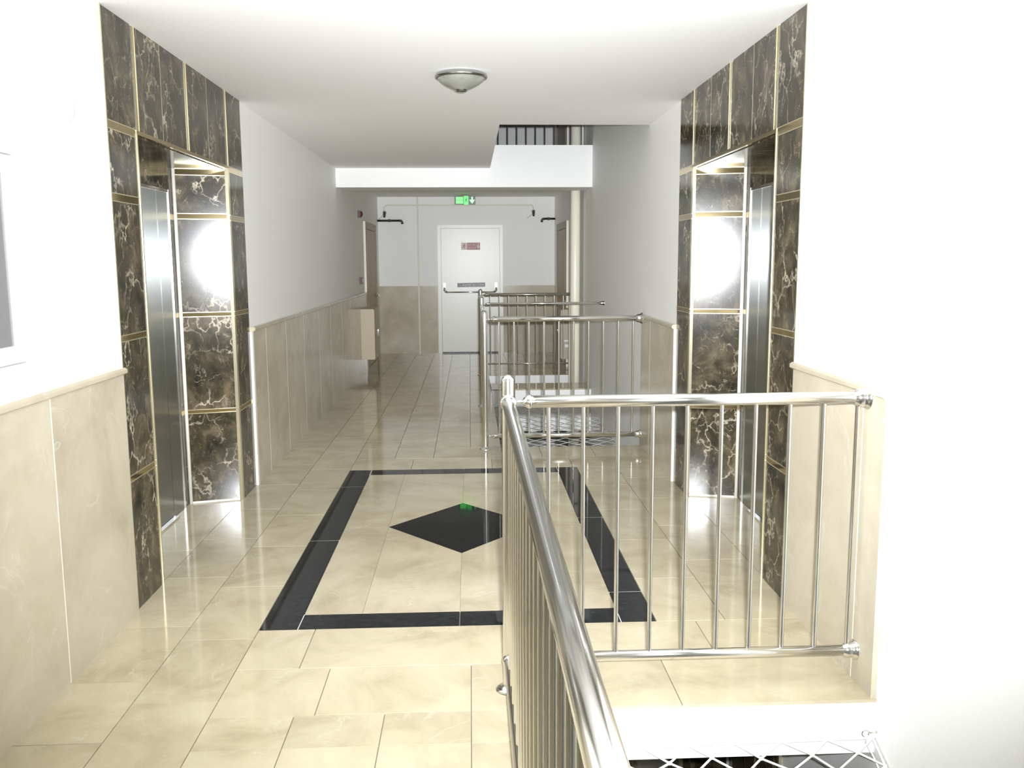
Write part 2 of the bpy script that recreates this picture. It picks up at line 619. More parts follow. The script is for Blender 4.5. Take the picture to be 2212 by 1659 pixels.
# diamond and the field around it
dx, dy, hx, hy = -0.06, 5.02, 0.425, 0.49
poly_tile([(dx - hx, dy), (dx, dy - hy), (dx + hx, dy), (dx, dy + hy)], 'black', 'diamond_tile')
for sy in (-1, 1):
    ye = BY[1] if sy < 0 else BY[2]
    for sx in (-1, 1):
        xe = BX[1] if sx < 0 else BX[2]
        xt = dx + sx * hx
        poly_tile([(xe, ye), (xt, ye), (xt, dy), (xe, dy)])
        poly_tile([(xt, ye), (dx, ye), (dx, dy + sy * hy), (xt, dy)])
# strip between the border and the right wall
column(BX[3], 1.07, [3.585, 4.10, 4.70, 5.30, 5.90, 6.455])
column(1.07, XR, [3.585, 4.35, 4.95, 5.55, 6.10, 6.455])
# row in front of the far railing, then the columns beyond it
for x0, x1 in zip((C[2], -0.45, 0.15, 0.75), (-0.45, 0.15, 0.75, XR)):
    tile(x0, x1, 6.455, 6.82)
for x0, x1 in zip((C[2], -0.6, -0.3, WX, 0.55, 0.97), (-0.6, -0.3, WX, 0.55, 0.97, XR)):
    tile(x0, x1, 6.82, 7.2)
for i, (x0, x1) in enumerate(zip((C[2], -0.6, -0.3, -0.012), (-0.6, -0.3, -0.012, WX))):
    column(x0, x1, steps(7.2, 7.2 + (0.3, 0.6, 0.4, 0.5)[i], Y1))
for i, (x0, x1) in enumerate(((WX, 0.54), (0.54, 0.84), (0.84, 1.12), (1.12, XR))):
    column(x0, x1, steps(WELL3[1], WELL3[1] + (0.3, 0.6, 0.45, 0.5)[i], Y1))
# niche floors
for x0, x1, p0 in ((XL - PD - 0.03, XL, PL), (XR, XR + PD + 0.03, PR)):
    n0, n1 = p0 + PLEN[0], p0 + PLEN[0] + PLEN[1]
    for k in range(3):
        tile(x0, x1, n0 - 0.05 + k * 0.537, n0 - 0.05 + (k + 1) * 0.537)

# ------------------------------------------------------------------ stone wainscot: panels, joints and cap rail on every wall
PT = 0.02


def wainscot(wall, wx, o, joints, ztop, end_strip=None, cap=True):
    """wx: wall plane, o: -1 left wall / +1 right wall; joints along y"""
    f = lambda d: wx - o * d
    for a, c in zip(joints[:-1], joints[1:]):
        x0, x1 = sorted((f(0), f(PT)))
        slab('wainscot_panel', 'beige_wall', wall, x0, x1, a + 0.004, c - 0.004, 0.0, ztop)
    for y in joints[1:-1]:
        x0, x1 = sorted((f(0), f(PT - 0.001)))
        slab('joint', 'cream', wall, x0, x1, y - 0.004, y + 0.004, 0.0, ztop)
    if end_strip:
        x0, x1 = sorted((f(0), f(PT + 0.004)))
        slab('end_strip', 'cream', wall, x0, x1, end_strip[0], end_strip[1], 0.0, ztop)
    if cap:
        bb = B()
        prof = [(0, 0), (PT + 0.004, 0), (PT + 0.016, 0.008), (PT + 0.016, 0.022), (PT + 0.006, 0.03), (0, 0.03)]
        n = len(prof)
        vs = [(f(d), joints[0], ztop + z) for d, z in prof] + [(f(d), joints[-1], ztop + z) for d, z in prof]
        fs = [tuple(range(n)), tuple(range(n, 2 * n))] + [(i, (i + 1) % n, n + (i + 1) % n, n + i) for i in range(n)]
        bb._add(vs, fs)
        bb.build('cap_rail', 'beige_wall', wall)


wainscot(wall_left, XL, -1, [Y0, -2.1, -1.35, -0.6, 0.15, 0.9, 1.65, 2.40, 3.15, PL - 0.005], 1.05)
wainscot(wall_left, XL, -1, [6.10, 6.48, 7.18, 7.94, 8.73, 9.5, 10.3, 11.1, 11.9, 12.72], 1.055, (PL + ptot, 6.10))
wainscot(wall_right, XR, 1, [2.87, 3.04, PR - 0.005], 1.055)
wainscot(wall_right, XR, 1, [5.995, 6.80, 7.16], 1.055, (PR + ptot + 0.002, 5.995))
for a, c in ((XL, -0.845), (-0.835, -0.535), (0.55, XR)):
    slab('wainscot_panel', 'beige_wall', wall_far, a, c, Y1 - PT, Y1, 0.0, 1.115)

# ------------------------------------------------------------------ lift surrounds
def lift(name, wx, o, p0, label, zoff=0.0, SP=0.083):
    root = thing(name, (wx, p0 + ptot / 2, zoff), label, 'elevator')
    n0, n1 = p0 + PLEN[0], p0 + PLEN[0] + PLEN[1]
    a0, a1 = p0, p0 + ptot
    # SP: splay of the niche cheeks
    X = lambda d: wx + o * d
    F0, F1 = -0.010, 0.012                            # marble face / back (depth into the wall)

    def bx(nm, mat, d0, d1, y0, y1, z0, z1, par=None):
        x0, x1 = sorted((X(d0), X(d1)))
        return slab(nm, mat, par or root, x0, x1, y0, y1, z0 + zoff, z1 + zoff)

    def pz(nm, mat, poly, z0, z1, par=None):
        return B().prism([(X(d), y) for y, d in poly], z0 + zoff, z1 + zoff).build(nm, mat, par or root)

    ZR = [(0.0, 0.575), (0.603, 1.185), (1.212, 1.775), (1.808, 2.070)]
    ZS = [(0.575, 0.603), (1.185, 1.212), (1.775, 1.808), (2.070, 2.104)]
    TOP = HC
    # pilasters left and right of the niche
    for y0, y1 in ((a0, n0), (n1, a1)):
        for z0, z1 in ZR:
            bx('marble_panel', 'emperador', F0, F1, y0 + 0.006, y1 - 0.012, z0, z1)
        for z0, z1 in ZS:
            st = bx('inlay_strip', 'brass', F0 - 0.001, F1, y0 + 0.006, y1 - 0.012, z0, z1)
            for zz in (z0, z1):
                bx('strip_edge', 'gold', F0 - 0.003, F1, y0 + 0.006, y1 - 0.012, zz - 0.002, zz + 0.002, st)
        bx('marble_panel', 'emperador', F0, F1, y0 + 0.006, y1 - 0.012, 2.104, TOP)
    # lintel panels over the niche
    q = [n0 + 0.018, n0 + 0.36, n0 + 0.745, n0 + 1.13, n1 - 0.012]
    for i in range(4):
        bx('marble_panel', 'emperador', F0, F1, q[i] + (0.016 if i in (0, 2) else 0.002), q[i + 1] - (0.016 if i in (1, 3) else 0.002), 2.104, TOP)
    for y in (q[0], q[2], q[4] + 0.012):
        st = bx('inlay_strip', 'brass', F0 - 0.001, F1, y - 0.014, y + 0.014, 2.104, TOP)
        for yy in (y - 0.014, y + 0.014):
            bx('strip_edge', 'gold', F0 - 0.003, F1, yy - 0.002, yy + 0.002, 2.104, TOP, st)
    for y in (q[1], q[3]):
        bx('strip_edge', 'gold', F0 - 0.0005, F1, y - 0.002, y + 0.002, 2.104, TOP)
    # edge profiles
    bx('edge_profile', 'gold', F0 - 0.006, F1, a0 - 0.004, a0 + 0.006, 0.0, TOP)
    bx('edge_profile', 'gold', F0 - 0.004, F1, n0 - 0.012, n0 - 0.004, 0.0, 2.104)
    bx('lintel_profile', 'brass', F0 - 0.004, F1, n0, n1, 2.086, 2.104)
    # splayed cheeks
    for s, ye in ((1, n1), (-1, n0)):
        A = (ye, 0.0 + F0)
        Bp = (ye - s * SP, PD)
        inw = lambda t, w: (A[0] + (Bp[0] - A[0]) * t + s * w, A[1] + (Bp[1] - A[1]) * t)
        zr = [(0.012, 0.578), (0.601, 1.185), (1.212, 1.782), (1.815, 2.045)]
        zs = [(0.578, 0.601), (1.185, 1.212), (1.782, 1.815), (2.045, 2.082)]
        for z0, z1 in zr:
            pz('marble_panel', 'emperador', [inw(0.05, 0), inw(0.96, 0), inw(0.96, 0.03), inw(0.05, 0.03)], z0, z1)
        for z0, z1 in zs:
            st = pz('inlay_strip', 'brass', [inw(0.05, -0.001), inw(0.96, -0.001), inw(0.96, 0.03), inw(0.05, 0.03)], z0, z1)
            for zz in (z0, z1):
                pz('strip_edge', 'gold', [inw(0.05, -0.003), inw(0.96, -0.003), inw(0.96, 0.03), inw(0.05, 0.03)], zz - 0.002, zz + 0.002, st)
        pz('edge_profile', 'gold', [inw(-0.005, -0.006), inw(0.055, -0.004), inw(0.055, 0.03), inw(-0.005, 0.03)], 0.0, 2.086)
        pz('joint_filler', 'cream', [inw(0.05, 0.0), inw(1.0, 0.0), inw(1.0, 0.03), inw(0.05, 0.03)], 0.0, 0.012)
        # corner bead between cheek and back
        c = inw(0.97, 0.0)
        bb = B()
        bb.tube([(X(c[1]), c[0], zoff), (X(c[1]), c[0], zoff + 2.082)], 0.011, 10)
        bb.build('corner_bead', 'cream', root)
    # back of the niche: stone frame around the steel door
    k0, k1 = n0 + SP, n1 - SP                        # width at the back
    d0, d1 = k0 + 0.105, k1 - 0.105                  # door opening
    for y0, y1 in ((k0, d0 - 0.003), (d1 + 0.003, k1)):
        for z0, z1 in ZR[:3] + [(1.808, 2.082)]:
            bx('marble_panel', 'emperador', PD, PD + 0.03, y0, y1, z0, z1)
        for z0, z1 in ZS[:3]:
            bx('inlay_strip', 'brass', PD - 0.001, PD + 0.03, y0, y1, z0, z1)
    bx('marble_panel', 'emperador', PD, PD + 0.03, d0, (d0 + d1) / 2 - 0.002, 1.945, 2.082)
    bx('marble_panel', 'emperador', PD, PD + 0.03, (d0 + d1) / 2 + 0.002, d1, 1.945, 2.082)
    # soffit of the niche
    ym = (n0 + n1) / 2
    for y0, y1, z in ((n0, ym, 0), (ym, n1, 1)):
        if z == 0:
            poly = [(n0 + 0.006, F1), (ym - 0.001, F1), (ym - 0.001, PD + 0.03), (k0 - 0.01, PD + 0.03)]
        else:
            poly = [(ym + 0.001, F1), (n1 - 0.006, F1), (k1 + 0.01, PD + 0.03), (ym + 0.001, PD + 0.03)]
        pz('soffit_panel', 'emperador', poly, 2.082, 2.11)
    # steel frame and sliding leaves
    ft = 0.20
    for y0, y1 in ((d0, d0 + ft), (d1 - ft, d1)):
        fr = bx('door_frame', 'door_steel', PD - 0.006, PD + 0.06, y0, y1, 0.0, 1.945)
        bx('frame_lip', 'steel', PD - 0.010, PD + 0.02, y0, y1, 1.930, 1.948, fr)
        ye_ = y1 if y1 == d1 else y0
        bx('frame_edge', 'steel', PD - 0.012, PD + 0.03, ye_ - 0.0035, ye_ + 0.0035, 0.0, 1.948, fr)
    dm = (d0 + d1) / 2
    for y0, y1 in ((d0 + ft + 0.005, dm - 0.0015), (dm + 0.0015, d1 - ft - 0.005)):
        bx('door_leaf', 'door_steel', PD - 0.004, PD + 0.04, y0, y1, 0.012, 1.945)
    bx('door_header', 'steel', PD - 0.010, PD + 0.03, d0 + ft + 0.002, d1 - ft - 0.002, 1.930, 1.948)
    bx('door_sill', 'steel', PD - 0.035, PD + 0.06, d0 + ft, d1 - ft, 0.0, 0.010)
    return root


lift('elevator_entrance', XL, -1, PL, 'dark marble elevator entrance with steel door in the left corridor wall')
lift('elevator_entrance', XR, 1, PR, 'dark marble elevator entrance with steel door in the right wall behind the front railing', 0.0, 0.079)
lift('elevator_entrance', XR, 1, PR, 'dark marble elevator entrance one storey down, glimpsed through the front safety net', -FF, 0.079)

# ------------------------------------------------------------------ stainless railings
def ball_joint(bb, p, axis, r):
    """cup that ends a rail in front of its post: neck, flare"""
    bb.lathe(p, axis, [(-0.042, 0.007), (-0.024, 0.007), (-0.022, 0.014), (-0.014, r * 0.9), (-0.004, r * 1.16), (0.004, r * 1.16), (0.006, r)], 20)


def post(root, x, y, z0, h, r=0.0225):
    bb = B()
    pr = [(0.0, r), (h - r * 0.9, r)]
    for k in range(1, 7):
        a = k / 6 * math.pi / 2
        pr.append((h - r * 0.9 + math.sin(a) * r * 0.95, r * math.cos(a)))
    bb.lathe((x, y, z0), (0, 0, 1), pr, 24)
    bb.build('post', 'steel', root)
    bb = B()
    bb.lathe((x, y, z0), (0, 0, 1), [(0.0, 0.050), (0.004, 0.050), (0.012, 0.040), (0.018, r + 0.002), (0.026, r)], 24)
    bb.build('base_flange', 'steel', root)


def rail_x(root, y, x0, x1, z, r, nm):
    """rail along x from a post at x0 to a wall at x1"""
    a = x0 + 0.075
    bb = B(); bb.tube([(a, y, z), (x1 - 0.012, y, z)], r, 24); bb.build(nm, 'steel', root)
    bb = B(); ball_joint(bb, (a, y, z), (1, 0, 0), r); bb.build('rail_cup', 'steel', root)
    bb = B()
    bb.lathe((x1, y, z), (-1, 0, 0), [(0.0, r * 2.0), (0.006, r * 2.0), (0.012, r * 1.7), (0.022, r * 1.45), (0.034, r * 1.5), (0.044, r * 1.2), (0.05, r)], 24)
    bb.build('wall_flange', 'steel', root)


def rail_y(root, p0, p1, z, r, nm):
    bb = B(); bb.tube([(p0[0], p0[1], z), (p1[0], p1[1], z)], r, 24); bb.build(nm, 'steel', root)
    for p, d in ((p0, -1), (p1, 1)):
        bb = B(); bb.lathe((p[0], p[1], z), (0, d, 0), [(-0.012, r * 1.32), (0.0, r * 1.34), (0.012, r * 1.25), (0.014, r)], 20)
        bb.build('rail_collar', 'steel', root)


_bar = {}


def bar(root, x, y, z0, z1, r):
    key = (round(z1 - z0, 3), r)
    if key in _bar:
        link('baluster', _bar[key], root, (x, y, (z0 + z1) / 2))
        return
    bb = B(); bb.tube([(x, y, z0), (x, y, z1)], r, 10, caps=False)
    _bar[key] = bb.build('baluster', 'steel', root).data


# front railing: short side in front of the lift, long side running past the camera
PX, PY = 0.125, 3.01
r1 = thing('stair_railing', (PX, PY, 0), 'large stainless railing turning round the front stair opening, nearest the camera', 'railing', None)
post(r1, PX, PY, 0, 1.135)
rail_x(r1, PY, PX, XR - PT, 1.042, 0.0215, 'top_rail')
rail_x(r1, PY, PX, XR - PT, 0.118, 0.0185, 'bottom_rail')
for k in range(10):
    bar(r1, 0.264 + 0.1203 * k, PY, 0.125, 1.03, 0.0078)
PYE = -1.4
post(r1, PX, PYE, 0, 1.135)
rail_y(r1, (PX, PY - 0.024), (PX, PYE + 0.024), 1.042, 0.0215, 'top_rail')
rail_y(r1, (PX - 0.004, PY - 0.024), (PX - 0.004, PYE + 0.024), 0.118, 0.0165, 'bottom_rail')
y = PY - 0.12
while y > PYE + 0.08:
    bar(r1, PX, y, 0.125, 1.03, 0.0078)
    y -= 0.12

# railing around the far stair opening
r2_ = thing('stair_railing', (0.113, 7.13, 0), 'stainless railing round the far stair opening, in front of the cream pipe', 'railing', None)
P1, P2, P3 = (0.113, 7.13), (0.118, 9.3), (0.137, 11.9)
for p, hh in ((P1, 1.125), (P2, 1.155), (P3, 1.15)):
    post(r2_, p[0], p[1], 0, hh)
rail_x(r2_, P1[1], P1[0], XR - PT, 1.057, 0.023, 'top_rail')
rail_x(r2_, P1[1], P1[0], XR - PT, 0.110, 0.019, 'bottom_rail')
for k in range(10):
    bar(r2_, 0.227 + 0.1203 * k, P1[1], 0.115, 1.045, 0.0078)
rail_x(r2_, P2[1], P2[0], XR, 1.077, 0.013, 'middle_rail')
rail_x(r2_, P3[1], P3[0], XR, 1.075, 0.021, 'top_rail')
rail_x(r2_, P3[1], P3[0], XR, 0.15, 0.010, 'bottom_rail')
for k in range(10):
    bar(r2_, 0.268 + 0.1215 * k, P3[1], 0.155, 1.065, 0.0065)
for pa, pb in ((P1, P2), (P2, P3)):
    a, c = (pa[0], pa[1] + 0.03), (pb[0], pb[1] - 0.03)
    bb = B(); bb.tube([(*a, 1.055), (*c, 1.06)], 0.018, 16); bb.build('top_rail', 'steel', r2_)
    bb = B(); bb.tube([(*a, 0.115), (*c, 0.115)], 0.012, 16); bb.build('bottom_rail', 'steel', r2_)
    n = int((c[1] - a[1]) / 0.12)
    for k in range(1, n):
        t = k / n
        bar(r2_, a[0] + (c[0] - a[0]) * t, a[1] + (c[1] - a[1]) * t, 0.12, 1.05, 0.0065)

# railing of the storey above, seen through the ceiling opening
r3 = thing('stair_railing', (0.16, 11.9, FF), 'dark railing bars of the storey above, seen through the ceiling opening', 'railing', None)
post(r3, 0.16, 11.9, FF, 1.12)
rail_x(r3, 11.9, 0.16, XR, FF + 1.05, 0.022, 'top_rail')
rail_x(r3, 11.9, 0.16, XR, FF + 0.13, 0.012, 'bottom_rail')
for k in range(9):
    bar(r3, 0.386 + 0.1215 * k, 11.9, FF + 0.135, FF + 1.04, 0.0075)

# ------------------------------------------------------------------ safety nets in the wells
def net(name, label, x0, x1, y0, y1, zf, cell_x, cell_y, r, edge_r, label_group=None):
    nx = int(round((x1 - x0) / cell_x))
    ny = int(round((y1 - y0) / cell_y))
    root = thing(name, ((x0 + x1) / 2, (y0 + y1) / 2, zf((x0 + x1) / 2, (y0 + y1) / 2)), label, 'net')
    cx, cy = (x1 - x0) / nx, (y1 - y0) / ny
    rnd = random.Random(3)
    P = {}
    for j in range(2 * ny + 1):
        for i in range(2 * nx + 1):
            if (i + j) % 2:
                continue
            x, yy = x0 + i * cx / 2, y1 - j * cy / 2
            if 0 < i < 2 * nx and 0 < j < 2 * ny:
                x += rnd.uniform(-0.012, 0.012); yy += rnd.uniform(-0.008, 0.008)
            P[(i, j)] = Vector((x, yy, zf(x, yy)))
    bb = B()
    for (i, j), p in P.items():
        for di in (-1, 1):
            q_ = P.get((i + di, j + 1))
            if q_ is not None:
                bb.tube([p, q_], r, 5, caps=False)
    for (i, j), p in P.items():
        bb.lathe(p, (0, 0, 1), [(-r * 1.5, 0), (-r * 1.1, r * 1.5), (r * 1.1, r * 1.5), (r * 1.5, 0)], 6)
    bb.build('mesh_cord', 'rope', root)
    # twisted edge rope
    for pts in ([(x0, y1), (x1, y1)], [(x1, y1), (x1, y0)], [(x0, y0), (x1, y0)], [(x0, y1), (x0, y0)]):
        bb = B()
        n = int((Vector(pts[1]) - Vector(pts[0])).length / 0.012)
        pl, rr = [], []
        for k in range(n + 1):
            t = k / n
            x = pts[0][0] + (pts[1][0] - pts[0][0]) * t
            yy = pts[0][1] + (pts[1][1] - pts[0][1]) * t
            pl.append((x, yy, zf(x, yy)))
            rr.append(edge_r * (1.18 if k % 2 else 0.9))
        bb.tube(pl, rr, 7)
        bb.build('edge_rope', 'rope', root)
    return root


def sag1(x, y):
    d = min(WELL1[1] - 0.01 - y, y - WELL1[0], 0.5)
    e = min(x - WX, XR - x)
    return -0.155 + 0.012 * (x - WX) - 0.45 * min(max(d, 0), 0.16) - 0.2 * min(max(e, 0), 0.3) * min(max(d, 0), 0.3)


net1 = net('safety_net', 'white knotted rope net stretched under the front railing', WX + 0.01, XR - 0.01, WELL1[0] + 0.05, WELL1[1] - 0.008, sag1, 0.16, 0.10, 0.0042, 0.0045)


def sag2(x, y):
    d = min(WELL2[1] - y, y - WELL2[0])
    return -0.17 - 0.05 * min(max(d, 0), 1.0)


net2 = net('safety_net', 'white rope net in the far stair opening, below the far railing', WX + 0.01, XR - 0.01, WELL2[0] + 0.01, WELL2[1] - 0.01, sag2, 0.18, 0.22, 0.0032, 0.005)

# eye hook and loose cord tail at the corner of the front net
hk = net1
bb = B()
bb.tube([(XR, 2.855, -0.115), (XR - 0.03, 2.855, -0.115)], 0.004, 8)
ring = [(XR - 0.04 + 0.012 * math.cos(a), 2.855, -0.118 + 0.012 * math.sin(a)) for a in [2 * math.pi * k / 12 for k in range(13)]]
bb.tube(ring, 0.0035, 6, caps=False)
bb.build('eye_bolt', 'steel', hk)
bb = B()
bb.tube([(XR - 0.04, 2.85, -0.125), (XR - 0.033, 2.85, -0.14), (XR - 0.036, 2.85, -0.155)], 0.006, 8)
bb.tube([(XR - 0.036, 2.85, -0.155), (XR - 0.022, 2.82, -0.19), (XR - 0.012, 2.78, -0.23), (XR - 0.008, 2.73, -0.27), (XR - 0.010, 2.70, -0.32)], 0.0035, 6)
bb.build('cord_tail', 'rope', hk)

# ------------------------------------------------------------------ cream pipe and thin conduits of the shaft
pp = thing('riser_pipe', (1.292, 11.05, 0), 'thick cream riser pipe passing through floor and ceiling by the far railing', 'pipe')
bb = B(); bb.tube([(1.292, 11.05, -FF), (1.300, 11.05, FF + HC)], 0.060, 28); bb.build('pipe_body', 'pipe', pp)
for zz in (-0.9, 3.6):
    bb = B(); bb.lathe((1.295, 11.05, zz), (0, 0, 1), [(-0.05, 0.060), (-0.048, 0.067), (0.048, 0.067), (0.05, 0.060)], 28); bb.build('pipe_socket', 'pipe', pp)
tp = B().tube([(1.222, 10.98, -FF), (1.222, 10.98, 1.0)], 0.010, 12).build('thin_pipe', 'conduit')
tag(tp, 'thin pale pipe standing just left of the thick cream pipe', 'pipe')
tp = B().tube([(1.392 - 0.015, 11.0, FF), (1.392 - 0.015, 11.0, FF + HC)], 0.012, 12).build('thin_pipe', 'white_plastic')
tag(tp, 'thin white pipe beside the thick pipe on the storey above', 'pipe')

# ------------------------------------------------------------------ doors
def fire_door():
    root = link('door_1', None, None, (0.01, Y1, 0))
    structure(root)
    x0, x1 = -0.47, 0.492
    fr = B()
    fr.box(x0 - 0.055, x0 + 0.0, Y1 - 0.05, Y1, 0, 2.10)
    fr.box(x1, x1 + 0.05, Y1 - 0.05, Y1, 0, 2.10)
    fr.box(x0, x1, Y1 - 0.05, Y1, 2.048, 2.10)
    fr.build('door_frame', 'white_lacquer', root)
    slab('door_leaf', 'white_lacquer', root, x0 + 0.004, x1 - 0.004, Y1 - 0.035, Y1 - 0.002, 0.022, 2.044)
    slab('door_gap_shade', 'black_plastic', root, x0, x1, Y1 - 0.02, Y1 - 0.001, 0.001, 2.048)  # black sheet behind the leaf, put in for the shade of its gap
    # panic bar with its two end housings
    pb = link('panic_bar', None, root, (0.0, Y1 - 0.1, 1.02))
    for nm, xx in (('latch_housing', -0.42), ('hinge_housing', 0.43)):
        bb = B()
        bb.box(xx - 0.022, xx + 0.022, Y1 - 0.075, Y1 - 0.035, 1.055, 1.165)
        bb.tube([(xx, Y1 - 0.055, 1.08), (xx, Y1 - 0.10, 1.045), (xx + (0.03 if xx < 0 else -0.03), Y1 - 0.115, 1.015)], 0.019, 12)
        bb.build(nm, 'chrome', pb)
    B().tube([(-0.40, Y1 - 0.115, 1.012), (0.41, Y1 - 0.115, 1.012)], 0.0125, 14).build('push_bar', 'steel', pb)
    return root


fire_door()


def side_door(n, wx, o, y0, y1, zoff=0.0):
    root = link('door_%d' % n, None, None, (wx, (y0 + y1) / 2, zoff))
    structure(root)
    f = lambda d: wx - o * d

    def bx(nm, mat, d0, d1, a, c, z0, z1):
        xa, xb = sorted((f(d0), f(d1)))
        return slab(nm, mat, root, xa, xb, a, c, z0 + zoff, z1 + zoff)
    bx('door_jamb', 'wood_frame', 0.0, 0.028, y0, y0 + 0.09, 0, 2.08)
    bx('door_jamb', 'wood_frame', 0.0, 0.028, y1 - 0.09, y1, 0, 2.08)
    bx('door_head', 'wood_frame', 0.0, 0.028, y0 + 0.09, y1 - 0.09, 1.98, 2.08)
    bx('door_leaf', 'wood', 0.0, 0.018, y0 + 0.094, y1 - 0.094, 0.006, 1.976)
    for z0, z1 in ((0.25, 0.95), (1.10, 1.80)):
        bx('raised_panel', 'wood', 0.016, 0.024, y0 + 0.25, y1 - 0.25, z0, z1)
    for a in (y0 - 0.004, y1 - 0.008):
        bx('metal_edging', 'cream', 0.0, 0.030, a, a + 0.010, 0.0 if o > 0 else 1.086, 2.08)
    hd = link('handle', None, root, (f(0.06), y1 - 0.17, 1.0 + zoff))
    bb = B()
    xh = f(0.03)
    bb.lathe((xh, y1 - 0.17, 1.0 + zoff), (-o, 0, 0), [(0.0, 0.028), (0.008, 0.028), (0.012, 0.012), (0.045, 0.012)], 16)
    bb.build('rosette', 'chrome', hd)
    bb = B()
    xk = f(0.075)
    bb.tube([(xk, y1 - 0.17, 1.0 + zoff), (xk, y1 - 0.28, 1.0 + zoff)], 0.010, 10)
    bb.build('lever', 'chrome', hd)
    return root


side_door(2, XL, -1, 12.80, 14.30)
side_door(3, XR, 1, 12.75, 14.25)
side_door(4, XR, 1, 12.75, 14.25, FF)

# ------------------------------------------------------------------ notices on the fire door
s = thing('door_notice', (0.016, Y1 - 0.036, 1.758), 'small red and white notice with an arrow, high on the white fire door', 'sign')
pf = slab('plate', 'red_print', s, -0.040, 0.171, Y1 - 0.0375, Y1 - 0.035, 1.700, 1.817)
pg = slab('pictogram_field', 'pink_print', s, -0.139, -0.040, Y1 - 0.0375, Y1 - 0.035, 1.700, 1.817)
text_mesh('lettering', 'ACİL ÇIKIŞ', 0.038, 'pink_print', pf, (-0.030, Y1 - 0.0385, 1.768), 0.0, 0.135)
text_mesh('lettering', 'FIRE EXIT', 0.038, 'pink_print', pf, (-0.030, Y1 - 0.0385, 1.717), 0.0, 0.135)


def arrow(parent, nm, mat, cx, cz, w, h, y):
    pts = [(-0.16, 0.5), (0.16, 0.5), (0.16, 0.02), (0.5, 0.14), (0.5, -0.04), (0.0, -0.5), (-0.5, -0.04), (-0.5, 0.14), (-0.16, 0.02)]
    bb = B()
    n = len(pts)
    vs = [(cx + px * w, y, cz + pz * h) for px, pz in pts] + [(cx + px * w, y - 0.001, cz + pz * h) for px, pz in pts]
    bb._add(vs, [tuple(range(n)), tuple(range(n, 2 * n))] + [(i, (i + 1) % n, n + (i + 1) % n, n + i) for i in range(n)])
    bb.build(nm, mat, parent)


arrow(pf, 'arrow', 'pink_print', 0.142, 1.758, 0.046, 0.095, Y1 - 0.0376)


def runner(parent, mat, cx, cz, h, y):
    """running-figure pictogram, a flat print"""
    bb = B()
    k = h

    def limb(pts, w):
        for (x0, z0), (x1, z1) in zip(pts[:-1], pts[1:]):
            d = Vector((x1 - x0, z1 - z0)).normalized()
            nx, nz = -d.y * w / 2, d.x * w / 2
            q_ = [(x0 + nx, z0 + nz), (x1 + nx, z1 + nz), (x1 - nx, z1 - nz), (x0 - nx, z0 - nz)]
            vs = [(cx + a * k, y, cz + c * k) for a, c in q_] + [(cx + a * k, y - 0.001, cz + c * k) for a, c in q_]
            bb._add(vs, [(0, 1, 2, 3), (4, 5, 6, 7), (0, 1, 5, 4), (1, 2, 6, 5), (2, 3, 7, 6), (3, 0, 4, 7)])
    limb([(0.02, 0.24), (-0.06, -0.06)], 0.17)
    limb([(-0.05, -0.04), (0.12, -0.18), (0.06, -0.42)], 0.10)
    limb([(-0.08, -0.05), (-0.16, -0.26), (-0.36, -0.28)], 0.10)
    limb([(0.02, 0.22), (0.18, 0.08), (0.30, 0.12)], 0.075)
    limb([(0.0, 0.22), (-0.18, 0.16), (-0.22, 0.0)], 0.075)
    bb.lathe((cx + 0.07 * k, y, cz + 0.38 * k), (0, -1, 0), [(0, 0.0), (0, 0.085 * k), (0.001, 0.085 * k), (0.001, 0)], 12)
    bb.build('running_figure', mat, parent)


runner(pg, 'red_print', -0.09, 1.757, 0.09, Y1 - 0.0376)

s = thing('door_notice', (0.02, Y1 - 0.036, 1.127), 'narrow black strip notice with white lettering above the panic bar', 'sign')
bb = B()
bb._add([(-0.209, Y1 - 0.037, 1.090), (0.249, Y1 - 0.037, 1.098), (0.249, Y1 - 0.037, 1.167), (-0.209, Y1 - 0.037, 1.159),
         (-0.209, Y1 - 0.035, 1.090), (0.249, Y1 - 0.035, 1.098), (0.249, Y1 - 0.035, 1.167), (-0.209, Y1 - 0.035, 1.159)],
        [(0, 1, 2, 3), (4, 5, 6, 7), (0, 1, 5, 4), (1, 2, 6, 5), (2, 3, 7, 6), (3, 0, 4, 7)])
pf = bb.build('plate', 'black_plastic', s)
t_ = text_mesh('lettering', 'Açmak için İtiniz', 0.058, 'pink_print', pf, (-0.125, Y1 - 0.0385, 1.111), 0.0, 0.36)
t_.rotation_euler = (0, -0.0175, 0)
bb = B()
for a, c in (((-0.198, 1.122), (-0.180, 1.108)), ((-0.180, 1.108), (-0.135, 1.150))):
    bb.tube([(a[0], Y1 - 0.0375, a[1]), (c[0], Y1 - 0.0375, c[1])], 0.004, 6)
bb.build('tick_mark', 'pink_print', pf)

# ------------------------------------------------------------------ lit exit sign hanging in front of the far wall
EY = 14.3
s = thing('exit_sign', (-0.064, EY, 2.40), 'lit green hanging exit sign with lettering, door symbol and down arrow', 'sign')
ex0, ex1, ez0, ez1 = -0.227, 0.099, 2.402, 2.527
slab('housing', 'black_plastic', s, ex0, ex1, EY, EY + 0.05, ez0, ez1)
tf = slab('text_field', 'sign_dark', s, ex0 + 0.003, ex0 + 0.145, EY - 0.002, EY, ez0 + 0.003, ez1 - 0.003)
df = slab('door_field', 'sign_green', s, ex0 + 0.145, ex0 + 0.215, EY - 0.002, EY, ez0 - 0.003, ez1 + 0.001)
af = slab('arrow_field', 'sign_dark', s, ex0 + 0.215, ex1 - 0.002, EY - 0.002, EY, ez0 + 0.002, ez1 - 0.002)
slab('text_glow', 'sign_green', tf, ex0 + 0.020, ex0 + 0.134, EY - 0.003, EY - 0.002, ez0 + 0.068, ez1 - 0.012)
